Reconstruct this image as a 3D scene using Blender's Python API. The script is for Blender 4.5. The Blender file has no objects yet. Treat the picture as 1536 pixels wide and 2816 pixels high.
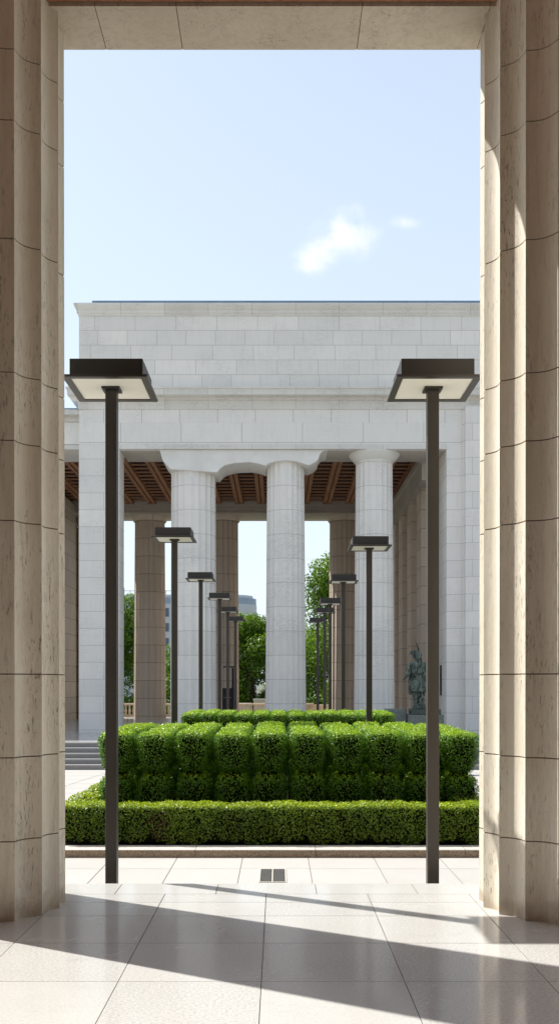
import bpy, bmesh, math, random
import numpy as np
from mathutils import Vector, Matrix
R = math.radians
random.seed(7); rng = np.random.default_rng(7)
S = bpy.context.scene
col = S.collection
PI = math.pi

# ------------------------------------------------------------------ helpers
class MB:
    """collects shapes, links them as ONE mesh object"""
    def __init__(s): s.v = []; s.f = []; s.m = []; s.t = []
    def add(s, vs, fs, mi=0, tint=None):
        o = len(s.v); s.v += [tuple(p) for p in vs]
        for f in fs:
            s.f.append(tuple(i + o for i in f)); s.m.append(mi); s.t.append(0.5 if tint is None else tint)
    def box(s, x0, x1, y0, y1, z0, z1, mi=0, tint=None):
        s.add([(x0,y0,z0),(x1,y0,z0),(x1,y1,z0),(x0,y1,z0),(x0,y0,z1),(x1,y0,z1),(x1,y1,z1),(x0,y1,z1)],
              [(0,3,2,1),(4,5,6,7),(0,1,5,4),(1,2,6,5),(2,3,7,6),(3,0,4,7)], mi, tint)
    def prism_x(s, prof, x0, x1, mi=0):      # prof: (y,z) counter-clockwise seen from +x
        n = len(prof)
        s.add([(x0,y,z) for y,z in prof] + [(x1,y,z) for y,z in prof],
              [tuple(range(n-1,-1,-1)), tuple(range(n,2*n))] + [(i,(i+1)%n,n+(i+1)%n,n+i) for i in range(n)], mi)
    def prism_y(s, prof, y0, y1, mi=0):      # prof: (x,z)
        n = len(prof)
        s.add([(x,y0,z) for x,z in prof] + [(x,y1,z) for x,z in prof],
              [tuple(range(n)), tuple(range(2*n-1,n-1,-1))] + [(i,n+i,n+(i+1)%n,(i+1)%n) for i in range(n)], mi)
    def lathe(s, cx, cy, prof, n=32, mi=0):
        o = []; fs = []
        for r, z in prof:
            for k in range(n):
                a = 2*PI*k/n; o.append((cx + r*math.cos(a), cy + r*math.sin(a), z))
        for j in range(len(prof)-1):
            for k in range(n):
                fs.append((j*n+k, j*n+(k+1)%n, (j+1)*n+(k+1)%n, (j+1)*n+k))
        fs.append(tuple(range(n-1,-1,-1))); fs.append(tuple((len(prof)-1)*n + k for k in range(n)))
        s.add(o, fs, mi)
    def build(s, name, mats, parent=None, smooth=None, bevel=0, org=None):
        me = bpy.data.meshes.new(name)
        if org is None: org = parent.matrix_world.translation if parent is not None else Vector((0,0,0))
        ox, oy, oz = org
        me.from_pydata([(x-ox, y-oy, z-oz) for x,y,z in s.v], [], s.f)
        if not isinstance(mats, (list, tuple)): mats = [mats]
        for m in mats: me.materials.append(m)
        me.polygons.foreach_set('material_index', s.m)
        a = me.attributes.new('tint', 'FLOAT', 'FACE'); a.data.foreach_set('value', s.t)
        if smooth is not None:
            me.polygons.foreach_set('use_smooth', [True]*len(s.f)); me.set_sharp_from_angle(angle=R(smooth))
        me.update()
        o = bpy.data.objects.new(name, me); col.objects.link(o)
        if parent is not None:
            o.parent = parent
            # local offset for nested parts (parent empties/meshes keep world-space shift)
        if bevel:
            b = o.modifiers.new('bevel', 'BEVEL'); b.width = bevel; b.segments = 2; b.limit_method = 'ANGLE'; b.angle_limit = R(40)
        return o
def tag(o, label=None, cat=None, group=None, kind=None):
    if label: o['label'] = label
    if cat: o['category'] = cat
    if group: o['group'] = group
    if kind: o['kind'] = kind
    return o
def empty(name, loc, label, cat, group=None):
    o = bpy.data.objects.new(name, None); col.objects.link(o); o.location = loc
    o.empty_display_size = .2
    o.matrix_world = Matrix.Translation(loc)
    return tag(o, label, cat, group)
def npmesh(name, V, F, mats, parent=None, tint=None, mi=None, smooth=False):
    me = bpy.data.meshes.new(name)
    k = F.shape[1]
    me.vertices.add(len(V)); me.vertices.foreach_set('co', V.astype(np.float32).ravel())
    me.loops.add(F.size); me.loops.foreach_set('vertex_index', F.astype(np.int32).ravel())
    me.polygons.add(len(F)); me.polygons.foreach_set('loop_start', np.arange(0, F.size, k, dtype=np.int32))
    me.polygons.foreach_set('loop_total', np.full(len(F), k, dtype=np.int32))
    if not isinstance(mats, (list, tuple)): mats = [mats]
    for m in mats: me.materials.append(m)
    if mi is not None: me.polygons.foreach_set('material_index', mi.astype(np.int32))
    me.update(calc_edges=True)
    if tint is not None:
        a = me.attributes.new('tint', 'FLOAT', 'FACE'); a.data.foreach_set('value', tint.astype(np.float32))
    o = bpy.data.objects.new(name, me); col.objects.link(o)
    if parent is not None: o.parent = parent
    return o

# ------------------------------------------------------------------ materials
class NT:
    def __init__(s, name):
        s.mat = bpy.data.materials.new(name); s.mat.use_nodes = True
        s.t = s.mat.node_tree; s.b = s.t.nodes['Principled BSDF']; s.out = s.t.nodes['Material Output']
    def n(s, typ, **kw):
        nd = s.t.nodes.new(typ)
        for k, v in kw.items():
            if k in nd.inputs.keys() and not hasattr(nd, k): nd.inputs[k].default_value = v
            else: setattr(nd, k, v)
        return nd
    def l(s, a, b): s.t.links.new(a, b)
    def math(s, op, a, b=None, c=None):
        nd = s.t.nodes.new('ShaderNodeMath'); nd.operation = op
        for i, q in enumerate((a, b, c)):
            if q is None: continue
            if isinstance(q, (int, float)): nd.inputs[i].default_value = q
            else: s.l(q, nd.inputs[i])
        return nd.outputs[0]
    def mix(s, fac, a, b, mode='MIX'):
        nd = s.t.nodes.new('ShaderNodeMix'); nd.data_type = 'RGBA'; nd.blend_type = mode
        for i, q in ((0, fac), (6, a), (7, b)):
            if isinstance(q, (int, float)): nd.inputs[i].default_value = q
            elif isinstance(q, tuple): nd.inputs[i].default_value = (*q, 1)
            else: s.l(q, nd.inputs[i])
        return nd.outputs[2]
    def noise(s, vec, scale, detail=4, rough=.55, dist=0):
        nd = s.t.nodes.new('ShaderNodeTexNoise'); nd.inputs['Scale'].default_value = scale
        nd.inputs['Detail'].default_value = detail; nd.inputs['Roughness'].default_value = rough
        nd.inputs['Distortion'].default_value = dist; s.l(vec, nd.inputs['Vector']); return nd.outputs['Fac']
    def ramp(s, fac, a, b, lo=0., hi=1.):
        nd = s.t.nodes.new('ShaderNodeMapRange'); nd.inputs[1].default_value = a; nd.inputs[2].default_value = b
        nd.inputs[3].default_value = lo; nd.inputs[4].default_value = hi; s.l(fac, nd.inputs[0]); return nd.outputs[0]
    def mapv(s, vec, scale=(1,1,1), rot=(0,0,0), loc=(0,0,0)):
        nd = s.t.nodes.new('ShaderNodeMapping'); nd.inputs['Scale'].default_value = scale
        nd.inputs['Rotation'].default_value = rot; nd.inputs['Location'].default_value = loc
        s.l(vec, nd.inputs['Vector']); return nd.outputs[0]
    def pos(s): return s.t.nodes.new('ShaderNodeNewGeometry').outputs['Position']
    def bump(s, h, strength=.3, dist=.01):
        nd = s.t.nodes.new('ShaderNodeBump'); nd.inputs['Strength'].default_value = strength
        nd.inputs['Distance'].default_value = dist; s.l(h, nd.inputs['Height']); s.l(nd.outputs[0], s.b.inputs['Normal'])
    def color(s, c): 
        if isinstance(c, tuple): s.b.inputs['Base Color'].default_value = (*c, 1)
        else: s.l(c, s.b.inputs['Base Color'])

def block_stone(name, base, dark, w=1.2, h=.55, z0=0., mortar=(.46,.44,.405), ms=.009, rough=.75, vein=.5, shift=.12, off=.5, u0=0., sq=.72):
    """dressed stone blocks in courses; world-space courses, own tint per block, faint veins"""
    t = NT(name); g = t.t.nodes.new('ShaderNodeNewGeometry'); P = g.outputs['Position']; N = g.outputs['True Normal']
    sp = t.n('ShaderNodeSeparateXYZ'); t.l(P, sp.inputs[0]); sn = t.n('ShaderNodeSeparateXYZ'); t.l(N, sn.inputs[0])
    ax = t.math('GREATER_THAN', t.math('ABSOLUTE', sn.outputs[0]), .7)
    az = t.math('GREATER_THAN', t.math('ABSOLUTE', sn.outputs[2]), .7)
    u = t.math('ADD', t.math('MULTIPLY', sp.outputs[0], t.math('SUBTRACT', 1., ax)), t.math('MULTIPLY', sp.outputs[1], ax))
    v = t.math('ADD', t.math('MULTIPLY', t.math('SUBTRACT', sp.outputs[2], z0), t.math('SUBTRACT', 1., az)), t.math('MULTIPLY', sp.outputs[1], az))
    row = t.math('FLOOR', t.math('DIVIDE', v, h))
    wn = t.n('ShaderNodeTexWhiteNoise', noise_dimensions='1D'); t.l(row, wn.inputs['W'])
    u2 = t.math('ADD', t.math('SUBTRACT', u, u0), t.math('MULTIPLY', wn.outputs['Value'], w*shift))
    cv = t.n('ShaderNodeCombineXYZ'); t.l(u2, cv.inputs[0]); t.l(v, cv.inputs[1])
    br = t.n('ShaderNodeTexBrick'); br.offset = off; br.squash = sq; br.squash_frequency = 3
    br.inputs['Scale'].default_value = 1; br.inputs['Mortar Size'].default_value = ms; br.inputs['Mortar Smooth'].default_value = .2
    br.inputs['Bias'].default_value = 0; br.inputs['Brick Width'].default_value = w; br.inputs['Row Height'].default_value = h
    br.inputs['Color1'].default_value = (1,1,1,1); br.inputs['Color2'].default_value = (0,0,0,1); br.inputs['Mortar'].default_value = (.5,.5,.5,1)
    t.l(cv.outputs[0], br.inputs['Vector'])
    c = t.mix(t.ramp(br.outputs['Color'], 0, 1, .0, .75), base, dark)
    n1 = t.noise(P, .7, 5); c = t.mix(t.ramp(n1, .35, .75, 0, .45), c, dark)
    wv = t.mapv(P, (1.2, 1.2, 6), (0, R(12), R(20)))
    n2 = t.noise(wv, 1.1, 9, .72, 1.6)
    vein_f = t.math('MULTIPLY', t.ramp(t.math('ABSOLUTE', t.math('SUBTRACT', n2, .5)), .0, .022, 1, 0), t.ramp(n1, .45, .62, 0, vein))
    c = t.mix(vein_f, c, tuple(q*.62 for q in dark))
    n3 = t.noise(t.mapv(P, (9,9,1.0)), 1.2, 4); c = t.mix(t.ramp(n3, .52, .78, 0, .28), c, tuple(q*.75 for q in dark))
    c = t.mix(br.outputs['Fac'], c, mortar)
    t.color(c); t.b.inputs['Roughness'].default_value = rough
    t.bump(t.math('SUBTRACT', t.noise(P, 25, 4), t.math('MULTIPLY', br.outputs['Fac'], 1.5)), .35, .01)
    return t.mat

def travertine(name, base, dark, pit=(.16,.115,.075), jitter=.12):
    """warm limestone with near-vertical pitted streaks"""
    t = NT(name); P = t.pos()
    at = t.n('ShaderNodeAttribute'); at.attribute_name = 'tint'
    n0 = t.noise(P, 1.3, 4); c = t.mix(t.ramp(n0, .3, .72), base, dark)
    c = t.mix(t.ramp(at.outputs['Fac'], 0, 1, 0, .5), c, dark)
    s1 = t.noise(t.mapv(P, (7, 7, .55), (R(4), R(-7), 0)), 2.2, 7, .7, .8)
    c = t.mix(t.ramp(s1, .44, .70, 0, .6), c, tuple(q*.78 for q in dark))
    s2 = t.noise(t.mapv(P, (36, 36, 6.5), (R(3), R(-9), 0)), 2.0, 6, .75, .5)
    zone = t.ramp(t.noise(t.mapv(P, (5, 5, .8), (R(4), R(-9), 0)), 1.1, 4), .46, .66)
    pits = t.math('MULTIPLY', t.ramp(s2, .545, .62), t.math('ADD', t.math('MULTIPLY', zone, .95), .14))
    c = t.mix(t.math('MULTIPLY', pits, .8), c, pit)
    s4 = t.noise(t.mapv(P, (90, 90, 22)), 1.2, 3, .6)
    c = t.mix(t.ramp(s4, .3, .7, 0, .12), c, tuple(q*.6 for q in dark))
    # browner band low on the shaft, with a ragged upper edge
    sp = t.n('ShaderNodeSeparateXYZ'); t.l(P, sp.inputs[0])
    st = t.ramp(t.math('ADD', sp.outputs[2], t.math('MULTIPLY', t.noise(P, 9, 5), -.25)), -.1, .02, .55, 0)
    c = t.mix(st, c, (.30,.21,.13))
    t.color(c); t.b.inputs['Roughness'].default_value = .62
    t.bump(t.math('SUBTRACT', t.noise(t.mapv(P, (60,60,22)), 1.5, 5), pits), .4, .004)
    return t.mat

def floor_stone(name, base, dark, rough=.3, spec=.5, lines=True):
    t = NT(name); P = t.pos()
    at = t.n('ShaderNodeAttribute'); at.attribute_name = 'tint'
    g = t.noise(t.mapv(P, (1,1.5,1)), 58, 4, .85); c = t.mix(t.ramp(g, .36, .64), base, dark)
    c = t.mix(t.ramp(at.outputs['Fac'], 0, 1, 0, .6), c, tuple(q*.82 for q in base))
    n = t.noise(P, 1.1, 3); c = t.mix(t.ramp(n, .35, .75, 0, .25), c, dark)
    st = t.noise(t.mapv(P, (1.3, 3.1, 1)), 1.7, 7, .7, .4); c = t.mix(t.ramp(st, .58, .78, 0, .22), c, tuple(q*.6 for q in dark))
    t.color(c)
    t.l(t.ramp(t.noise(P, 3, 4), .3, .7, rough*.85, rough*1.2), t.b.inputs['Roughness'])
    t.b.inputs['Specular IOR Level'].default_value = .15
    if spec >= .5:
        t.b.inputs['Coat Weight'].default_value = .6; t.b.inputs['Coat Roughness'].default_value = .10; t.b.inputs['Coat IOR'].default_value = 1.6
    t.bump(g, .06, .001)
    return t.mat

def plain(name, c, rough=.6, metal=0., var=.12, scale=6, spec=.5, bump=0):
    t = NT(name); P = t.pos()
    n = t.noise(P, scale, 5); t.color(t.mix(t.ramp(n, .35, .7, 0, 1), c, tuple(q*(1-var) for q in c)))
    t.b.inputs['Roughness'].default_value = rough; t.b.inputs['Metallic'].default_value = metal
    t.b.inputs['Specular IOR Level'].default_value = spec
    if bump: t.bump(t.noise(P, scale*12, 4), bump, .005)
    return t.mat

def granite(name, c1, c2, rough=.6, sc=130):
    t = NT(name); P = t.pos(); g = t.noise(P, sc, 2, .8)
    c = t.mix(t.ramp(g, .42, .58), c1, c2); c = t.mix(t.ramp(t.noise(P, 2, 4), .4, .7, 0, .3), c, c2)
    t.color(c); t.b.inputs['Roughness'].default_value = rough; t.bump(g, .2, .002); return t.mat

def wood(name, c1, c2, along='Y'):
    t = NT(name); P = t.pos()
    sc = (9, .5, 9) if along == 'Y' else (.5, 9, 9)
    n = t.noise(t.mapv(P, sc), 1.5, 6, .65, .6); t.color(t.mix(t.ramp(n, .3, .7), c1, c2))
    t.b.inputs['Roughness'].default_value = .7; t.bump(n, .3, .004); return t.mat

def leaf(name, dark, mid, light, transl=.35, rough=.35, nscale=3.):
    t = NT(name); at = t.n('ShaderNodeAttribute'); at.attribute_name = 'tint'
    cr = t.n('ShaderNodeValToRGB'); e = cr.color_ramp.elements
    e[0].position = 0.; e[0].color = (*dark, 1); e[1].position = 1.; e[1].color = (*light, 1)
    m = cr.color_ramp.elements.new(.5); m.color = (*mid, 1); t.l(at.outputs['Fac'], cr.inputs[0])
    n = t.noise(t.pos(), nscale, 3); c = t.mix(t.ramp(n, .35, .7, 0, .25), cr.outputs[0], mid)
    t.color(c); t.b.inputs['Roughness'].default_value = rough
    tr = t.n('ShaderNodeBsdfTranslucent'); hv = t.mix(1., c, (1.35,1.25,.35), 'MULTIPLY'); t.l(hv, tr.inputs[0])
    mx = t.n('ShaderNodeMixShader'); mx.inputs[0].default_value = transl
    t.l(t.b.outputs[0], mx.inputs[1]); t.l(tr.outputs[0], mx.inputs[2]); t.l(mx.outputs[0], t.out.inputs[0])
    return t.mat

M = {}
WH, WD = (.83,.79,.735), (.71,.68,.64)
M['attic'] = block_stone('pale_block_stone', WH, WD, 1.55, .563, 12.80)
M['frieze'] = block_stone('frieze_stone', (.82,.785,.735), (.75,.72,.68), 3.2, 1.56, 10.80-.02, ms=.012, vein=.3)
M['pier'] = block_stone('pier_stone', WH, WD, 1.55, .645, 10.80-.645*18, shift=0, off=.38, u0=-7.575-.004, sq=1.)
M['trim'] = block_stone('cornice_stone', (.77,.735,.68), (.64,.61,.565), 2.3, 30, -10, ms=.009, vein=.9)
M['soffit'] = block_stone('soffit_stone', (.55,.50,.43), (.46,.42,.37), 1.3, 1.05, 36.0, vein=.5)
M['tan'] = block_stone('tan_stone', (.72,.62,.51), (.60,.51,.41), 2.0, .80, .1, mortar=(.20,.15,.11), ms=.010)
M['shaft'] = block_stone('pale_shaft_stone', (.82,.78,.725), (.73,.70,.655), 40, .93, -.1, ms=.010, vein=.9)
M['tanshaft'] = block_stone('tan_shaft_stone', (.66,.555,.45), (.54,.445,.355), 60, .93, -.1, mortar=(.20,.15,.11), ms=.012)  # rear shafts: browner stone, warm shade under the roof put into its colour
M['near'] = travertine('near_limestone', (.83,.78,.665), (.73,.66,.53))
M['mortar'] = plain('joint_mortar', (.17,.125,.085), .9)
M['lintel'] = travertine('lintel_limestone', (.66,.585,.48), (.54,.46,.36))
M['floor'] = floor_stone('polished_floor_stone', (.77,.76,.73), (.40,.395,.38), .24, .5)
M['joint'] = plain('floor_joint', (.24,.22,.20), .9)
M['plaza'] = floor_stone('plaza_paving_stone', (.53,.51,.475), (.43,.41,.385), .6, .3)
M['platform'] = floor_stone('platform_marble', (.50,.50,.50), (.40,.40,.40), .3, .5)
M['curb'] = granite('rough_granite', (.40,.31,.22), (.15,.11,.075), .75, 95)
M['curbtop'] = granite('pale_granite', (.66,.62,.55), (.50,.46,.40), .7)
M['step'] = granite('grey_step_granite', (.30,.29,.285), (.19,.185,.18), .65)
M['bronze'] = plain('dark_bronze_paint', (.054,.046,.039), .42, .15, .15, 3)
M['bronze_in'] = plain('dark_bronze_box', (.036,.032,.028), .5, .1, .15, 3)
M['panel'] = plain('diffuser_panel', (.86,.84,.74), .5, 0, .04, 2)
M['metal'] = plain('grate_metal', (.23,.225,.21), .45, .6, .3, 40)
M['black'] = plain('black_metal', (.010,.010,.010), .5)
M['dark'] = plain('dark_recess', (.012,.012,.013), .8)
M['haunch'] = plain('haunch_stone', (.77,.745,.70), .75, 0, .12, 1.5, bump=.2)
M['roof'] = plain('blue_grey_roof', (.16,.22,.31), .4, .2, .2, 2)
M['wood'] = wood('ceiling_wood_beam', (.42,.20,.10), (.25,.11,.055), 'Y')
M['slat'] = wood('ceiling_wood_slat', (.46,.22,.12), (.27,.12,.065), 'X')
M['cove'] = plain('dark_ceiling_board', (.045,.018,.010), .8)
M['soil'] = plain('planter_soil', (.035,.025,.016), .95, 0, .4, 12, bump=.6)
M['earth'] = plain('far_ground', (.13,.14,.09), .95, 0, .3, .2)
M['pale'] = plain('pale_far_wall', (.55,.56,.58), .7, 0, .1, .3)
M['glass'] = plain('far_window_glass', (.09,.12,.16), .12, .3, .3, .4)
M['bwall'] = plain('balustrade_stone', (.60,.48,.34), .8, 0, .2, 3)
M['trunk'] = plain('tree_bark', (.09,.07,.05), .9, 0, .4, 4, bump=.6)
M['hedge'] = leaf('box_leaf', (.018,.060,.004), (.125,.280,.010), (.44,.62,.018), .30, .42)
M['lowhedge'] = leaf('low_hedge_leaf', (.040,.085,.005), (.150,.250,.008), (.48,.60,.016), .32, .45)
M['rust'] = leaf('dry_leaf', (.05,.03,.012), (.11,.05,.02), (.16,.08,.03), .2, .6)
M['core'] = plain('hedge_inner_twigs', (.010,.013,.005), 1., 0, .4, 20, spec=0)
M['tree'] = leaf('tree_leaf', (.020,.060,.008), (.095,.205,.014), (.28,.42,.026), .38, .5, .6)

def patina():
    t = NT('green_bronze_patina'); P = t.pos()
    n = t.noise(t.mapv(P, (1,1,.35)), 11, 7, .7, .8); n2 = t.noise(P, 30, 4, .7)
    c = t.mix(t.ramp(n, .42, .60), (.008,.012,.010), (.20,.25,.21))
    c = t.mix(t.ramp(n2, .52, .66, 0, .6), c, (.21,.26,.22)); t.color(c)
    t.b.inputs['Metallic'].default_value = .35; t.b.inputs['Roughness'].default_value = .5
    t.bump(n, .9, .04); return t.mat
M['patina'] = patina()

# ------------------------------------------------------------------ camera: level, shifted up (verticals stay vertical)
F_, VX, VY, EYE = 2600., 764., 1880., 1.6
cam = bpy.data.cameras.new('camera'); co = bpy.data.objects.new('camera', cam); col.objects.link(co)
co.location = (0, 0, EYE); co.rotation_euler = (PI/2, 0, 0)
cam.sensor_width = 36; cam.sensor_fit = 'AUTO'; cam.lens = 36*F_/2816
cam.shift_x = (768-VX)/2816; cam.shift_y = (VY-1408)/2816
cam.clip_start = .05; cam.clip_end = 6000
S.camera = co

# ------------------------------------------------------------------ setting: floors and ground
def pz(y):      # plaza height, falls gently towards the stairs
    return -.4 if y < 11.5 else -.4 - .6*min(1, (y-11.5)/17.0)
mb = MB()
mb.box(-25, 25, -7, 7.566, -.9, -.006, 1)
ys = [-7+.0] + [-7 + .95*k for k in range(1, 12)] + [4.30, 5.079, 5.83, 6.513, 6.922, 7.19, 7.57]
ys = sorted(set(round(y,3) for y in ys if y < 4.2)) + [4.30, 5.079, 5.83, 6.513, 6.922, 7.19, 7.57]
for j in range(len(ys)-1):
    off = .384 if j == len(ys)-2 else 0
    for k in range(-30, 30):
        x0 = -.0894 + .768*k + off; g = .0022 if ys[j+1] < 6 else .003
        mb.box(x0+g, x0+.768-g, ys[j]+g, ys[j+1]-g, -.004, 0, 0, random.random())
tag(mb.build('portico_floor', [M['floor'], M['joint']]), kind='structure')

mb = MB()      # plaza slabs, then the lower ground to the horizon
rows = [7.575, 8.4, 9.31, 10.22, 10.9, 12.2]
while rows[-1] < 28.3: rows.append(rows[-1]+1.5)
rows[-1] = 28.5
for j in range(len(rows)-1):
    y0, y1 = rows[j], rows[j+1]
    xw = .75 if y0 < 12 else 1.5
    n = int(24/xw)
    for k in range(-n, n):
        x0 = -.405 + xw*k; g = .004 if y0 < 12 else .009
        za, zb = pz(y0), pz(y1)
        mb.add([(x0+g,y0+g,za),(x0+xw-g,y0+g,za),(x0+xw-g,y1-g,zb),(x0+g,y1-g,zb)], [(0,1,2,3)], 0, random.random())
for y0, y1 in ((7.57, 11.5), (11.5, 28.5)):
    mb.add([(-25,y0,pz(y0)-.005),(25,y0,pz(y0)-.005),(25,y1,pz(y1)-.005),(-25,y1,pz(y1)-.005)], [(0,1,2,3)], 1)
tag(mb.build('plaza_paving', [M['plaza'], M['joint']]), kind='structure')
mb = MB(); mb.add([(-3000,-3000,-1.3),(3000,-3000,-1.3),(3000,4000,-1.3),(-3000,4000,-1.3)], [(0,1,2,3)])
tag(mb.build('ground', M['earth']), kind='structure')

mb = MB()      # wide stairs and platform under the far portico
for k in range(5):
    y0 = 28.5 + .3*k; z1 = -1.0 + .15*(k+1)
    mb.box(-30, 30, y0+.02, y0+.33, -1.35, z1-.04, 0); mb.box(-30, 30, y0, y0+.335, z1-.04, z1, 1)
tag(mb.build('stairs', [M['step'], granite('step_tread_granite', (.36,.35,.34),(.25,.245,.24),.5)], bevel=0), kind='structure')
mb = MB(); mb.box(-30, 30, 30.04, 53.5, -1.35, -.262, 1)
for j in range(16):
    for k in range(-16, 16):
        y0 = 30.04 + 1.45*j; x0 = 1.9*k
        mb.box(x0+.008, x0+1.892, y0+.008, y0+1.442, -.258, -.25, 0, random.random())
tag(mb.build('portico_platform', [M['platform'], M['joint']]), kind='structure')

# planter: soil bed and bullnose granite kerb
tag((lambda m: (m.box(-2.75, 2.72, 11.16, 27.6, -1.3, -.33), m)[1])(MB()).build('planter_bed', M['soil']), kind='structure')
kb = empty('planter_kerb', (0, 10.87, -.4), 'low rough granite kerb with pale top running along the front of the clipped hedge', 'kerb')
def kerb_seg(x0, x1):
    m = MB(); pts = [(11.15,-.42),(10.87,-.42),(10.865,-.345)]
    for a in range(0, 91, 15): pts.append((10.895-.03*math.cos(R(a)), -.335+.03*math.sin(R(a))))
    pts += [(11.15,-.305)]
    pts = pts[::-1]
    m.prism_x(pts, x0+.003, x1-.003)
    for i, f in enumerate(m.f):
        c = np.mean([m.v[q] for q in f], axis=0)
        if c[2] > -.312 and len(f) == 4: m.m[i] = 1
    m.build('kerb_stone', [M['curb'], M['curbtop']], kb)
xs = [-6.0, -4.3, -2.62, -.95, .43, 2.15, 4.2, 6.0]
for a, b in zip(xs, xs[1:]): kerb_seg(a, b)

# drain grate
gr = empty('drain_grate', (-.055, 9.85, -.4), 'grey slotted metal drain grate with two panels set in the pale paving', 'drain grate')
m = MB()
x0, x1, y0, y1, zt = -.195, .085, 9.50, 10.18, -.392
for a, b in ((x0, x0+.012), (x1-.012, x1), (-.063,-.052)): m.box(a, b, y0, y1, -.41, zt)
m.box(x0+.012, -.063, y0, y0+.014, -.41, zt); m.box(-.052, x1-.012, y0, y0+.014, -.41, zt)
m.box(x0+.012, -.063, y1-.014, y1, -.41, zt); m.box(-.052, x1-.012, y1-.014, y1, -.41, zt)
m.build('frame', M['curbtop'], gr)
for a, b in ((x0+.012, -.063), (-.052, x1-.012)):
    m = MB(); m.box(a, b, y0+.014, y1-.014, -.3985, -.3975, 1)
    k = y0+.02
    while k < y1-.03: m.box(a+.004, b-.004, k, k+.022, -.3975, -.394, 0); k += .034
    m.build('slotted_panel', [M['metal'], M['dark']], gr)

# ------------------------------------------------------------------ fluted shafts
def fluted(m, cx, cy, r0, r1, z0, z1, nf, depth, phase, joints=(), seg=8, gj=.005, gd=.006):
    zs = [(z0, 0, 0)]
    for z in joints: zs += [(z-gj, 0, 0), (z-gj*.8, gd, 0), (z+gj*.8, gd, 1), (z+gj, 0, 0)]
    zs.append((z1, 0, 0)); n = nf*seg; vs = []; fs = []; ms = []
    for z, sub, _ in zs:
        Rr = r0 + (r1-r0)*(z-z0)/(z1-z0) - sub
        for k in range(n):
            a = 2*PI*k/n + phase; t = (k % seg)/seg; r = Rr*(1 - depth*4*t*(1-t))
            vs.append((cx + r*math.cos(a), cy + r*math.sin(a), z))
    base = len(m.v)
    tint = random.random(); o = base
    m.v += vs
    for j in range(len(zs)-1):
        mi = 1 if zs[j+1][2] or (zs[j][1] and zs[j+1][1]) else 0
        if zs[j][1] == 0 and zs[j+1][1] == 0: tint = random.random()
        for k in range(n):
            m.f.append((o+j*n+k, o+j*n+(k+1)%n, o+(j+1)*n+(k+1)%n, o+(j+1)*n+k)); m.m.append(mi); m.t.append(tint)
    m.f.append(tuple(o+(len(zs)-1)*n+k for k in range(n))); m.m.append(0); m.t.append(.5)

# ------------------------------------------------------------------ near portico we look out from
np_ = empty('near_portico', (0, 6.8, 0), 'tan limestone portico framing the view with two big fluted columns and a lintel overhead', 'portico')
jn = [.535, 1.10, 1.665, 2.70, 3.24, 3.70, 4.60, 5.40, 5.88, 6.9]
for cx, ph in ((-2.149, R(-12.7)), (2.062, R(180+11.2))):
    m = MB()
    # first arris sits on the silhouette line seen from the doorway axis
    tang = (R(90-12.7) - PI/2) if cx < 0 else (PI - R(0))
    phase = (R(12.74)) if cx < 0 else (PI - R(15.0))
    fluted(m, cx, 6.83, .60, .588, 0, 7.4, 17, .085, phase, jn, 10, .0045, .007)
    m.build('column', [M['near'], M['mortar']], np_, smooth=30, org=np_.location)
m = MB()
for x0, x1 in ((-22,-17.5),(-17.5,-13),(-13,-8.6),(-8.6,-4.8),(-4.8,-1.295),(-1.295,-.72),(-.72,.595),(.595,1.50),(1.50,4.6),(4.6,8.6),(8.6,13),(13,22)):
    m.box(x0+.003, x1-.003, 6.69, 7.15, 6.393, 8.6, 0, random.random())
m.box(-22, 22, 6.695, 7.145, 6.397, 8.59, 1)
m.build('lintel', [M['lintel'], M['mortar']], np_, org=np_.location)
m = MB(); m.box(-22, 22, 6.63, 6.685, 6.42, 6.55); m.box(-22, 22, 6.0, 6.63, 6.46, 6.55)
for k in range(8): m.box(-22, 22, 5.1-1.5*k, 5.99-1.5*k, 6.50, 6.58)
m.build('timber_trim', M['wood'], np_, org=np_.location)
m = MB(); m.box(-22, 22, -7, 6.688, 6.60, 7.0); m.build('ceiling', M['wood'], np_, org=np_.location)
m = MB(); m.box(-22, 22, -7, 7.25, 8.6, 8.9); m.build('roof', M['lintel'], np_, org=np_.location)
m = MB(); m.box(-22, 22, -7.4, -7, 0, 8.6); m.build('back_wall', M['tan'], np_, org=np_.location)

# ------------------------------------------------------------------ far portico building
YF = 36.0
def PX(x, Y=YF): return (x*1.09324 - VX)*Y/F_         # horizontal position of a feature at depth Y
def PZ(y, Y=YF): return EYE + (VY - y*1.09324)*Y/F_
B = empty('far_portico', (0, YF, -.25), 'large pale stone portico building with tall attic, fluted columns and timber ceiling', 'building')
bo = B.location
XL, XR = PX(199), 30.0
z_top, z_cb, z_mc_t, z_mc_b, z_fr_t, z_fr_b, z_lip = PZ(766), PZ(794), PZ(980), PZ(1006), PZ(1030), PZ(1118), 10.53
m = MB(); m.box(XL, XR, YF, 51.3, z_mc_t, z_cb); m.build('attic_wall', M['attic'], B, org=bo)
def cornice(name, prof, xl, proj, mat):
    """moulding running along the front and returning along the left end (mitred)"""
    mm = MB(); n = len(prof); vs = []; fs = []
    for (d, z) in prof: vs.append((XR, YF-d, z))
    for (d, z) in prof: vs.append((xl-d, YF-d, z))
    for (d, z) in prof: vs.append((xl-d, 51.3+d, z))
    for b in (0, n):
        for i in range(n-1): fs.append((b+i, b+i+1, b+n+i+1, b+n+i))
    mm.add(vs, fs)
    return mm.build(name, mat, B, org=bo)
zt = z_top
cornice('top_cornice', [(-1.2,zt),(-.3,zt),(.17,zt),(.17,zt-.07),(.11,zt-.20),(.075,zt-.24),(.075,zt-.33),(.03,z_cb+.03),(.03,z_cb-.015),(-.01,z_cb-.015)], XL, .2, M['trim'])
zc = z_mc_t
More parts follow.
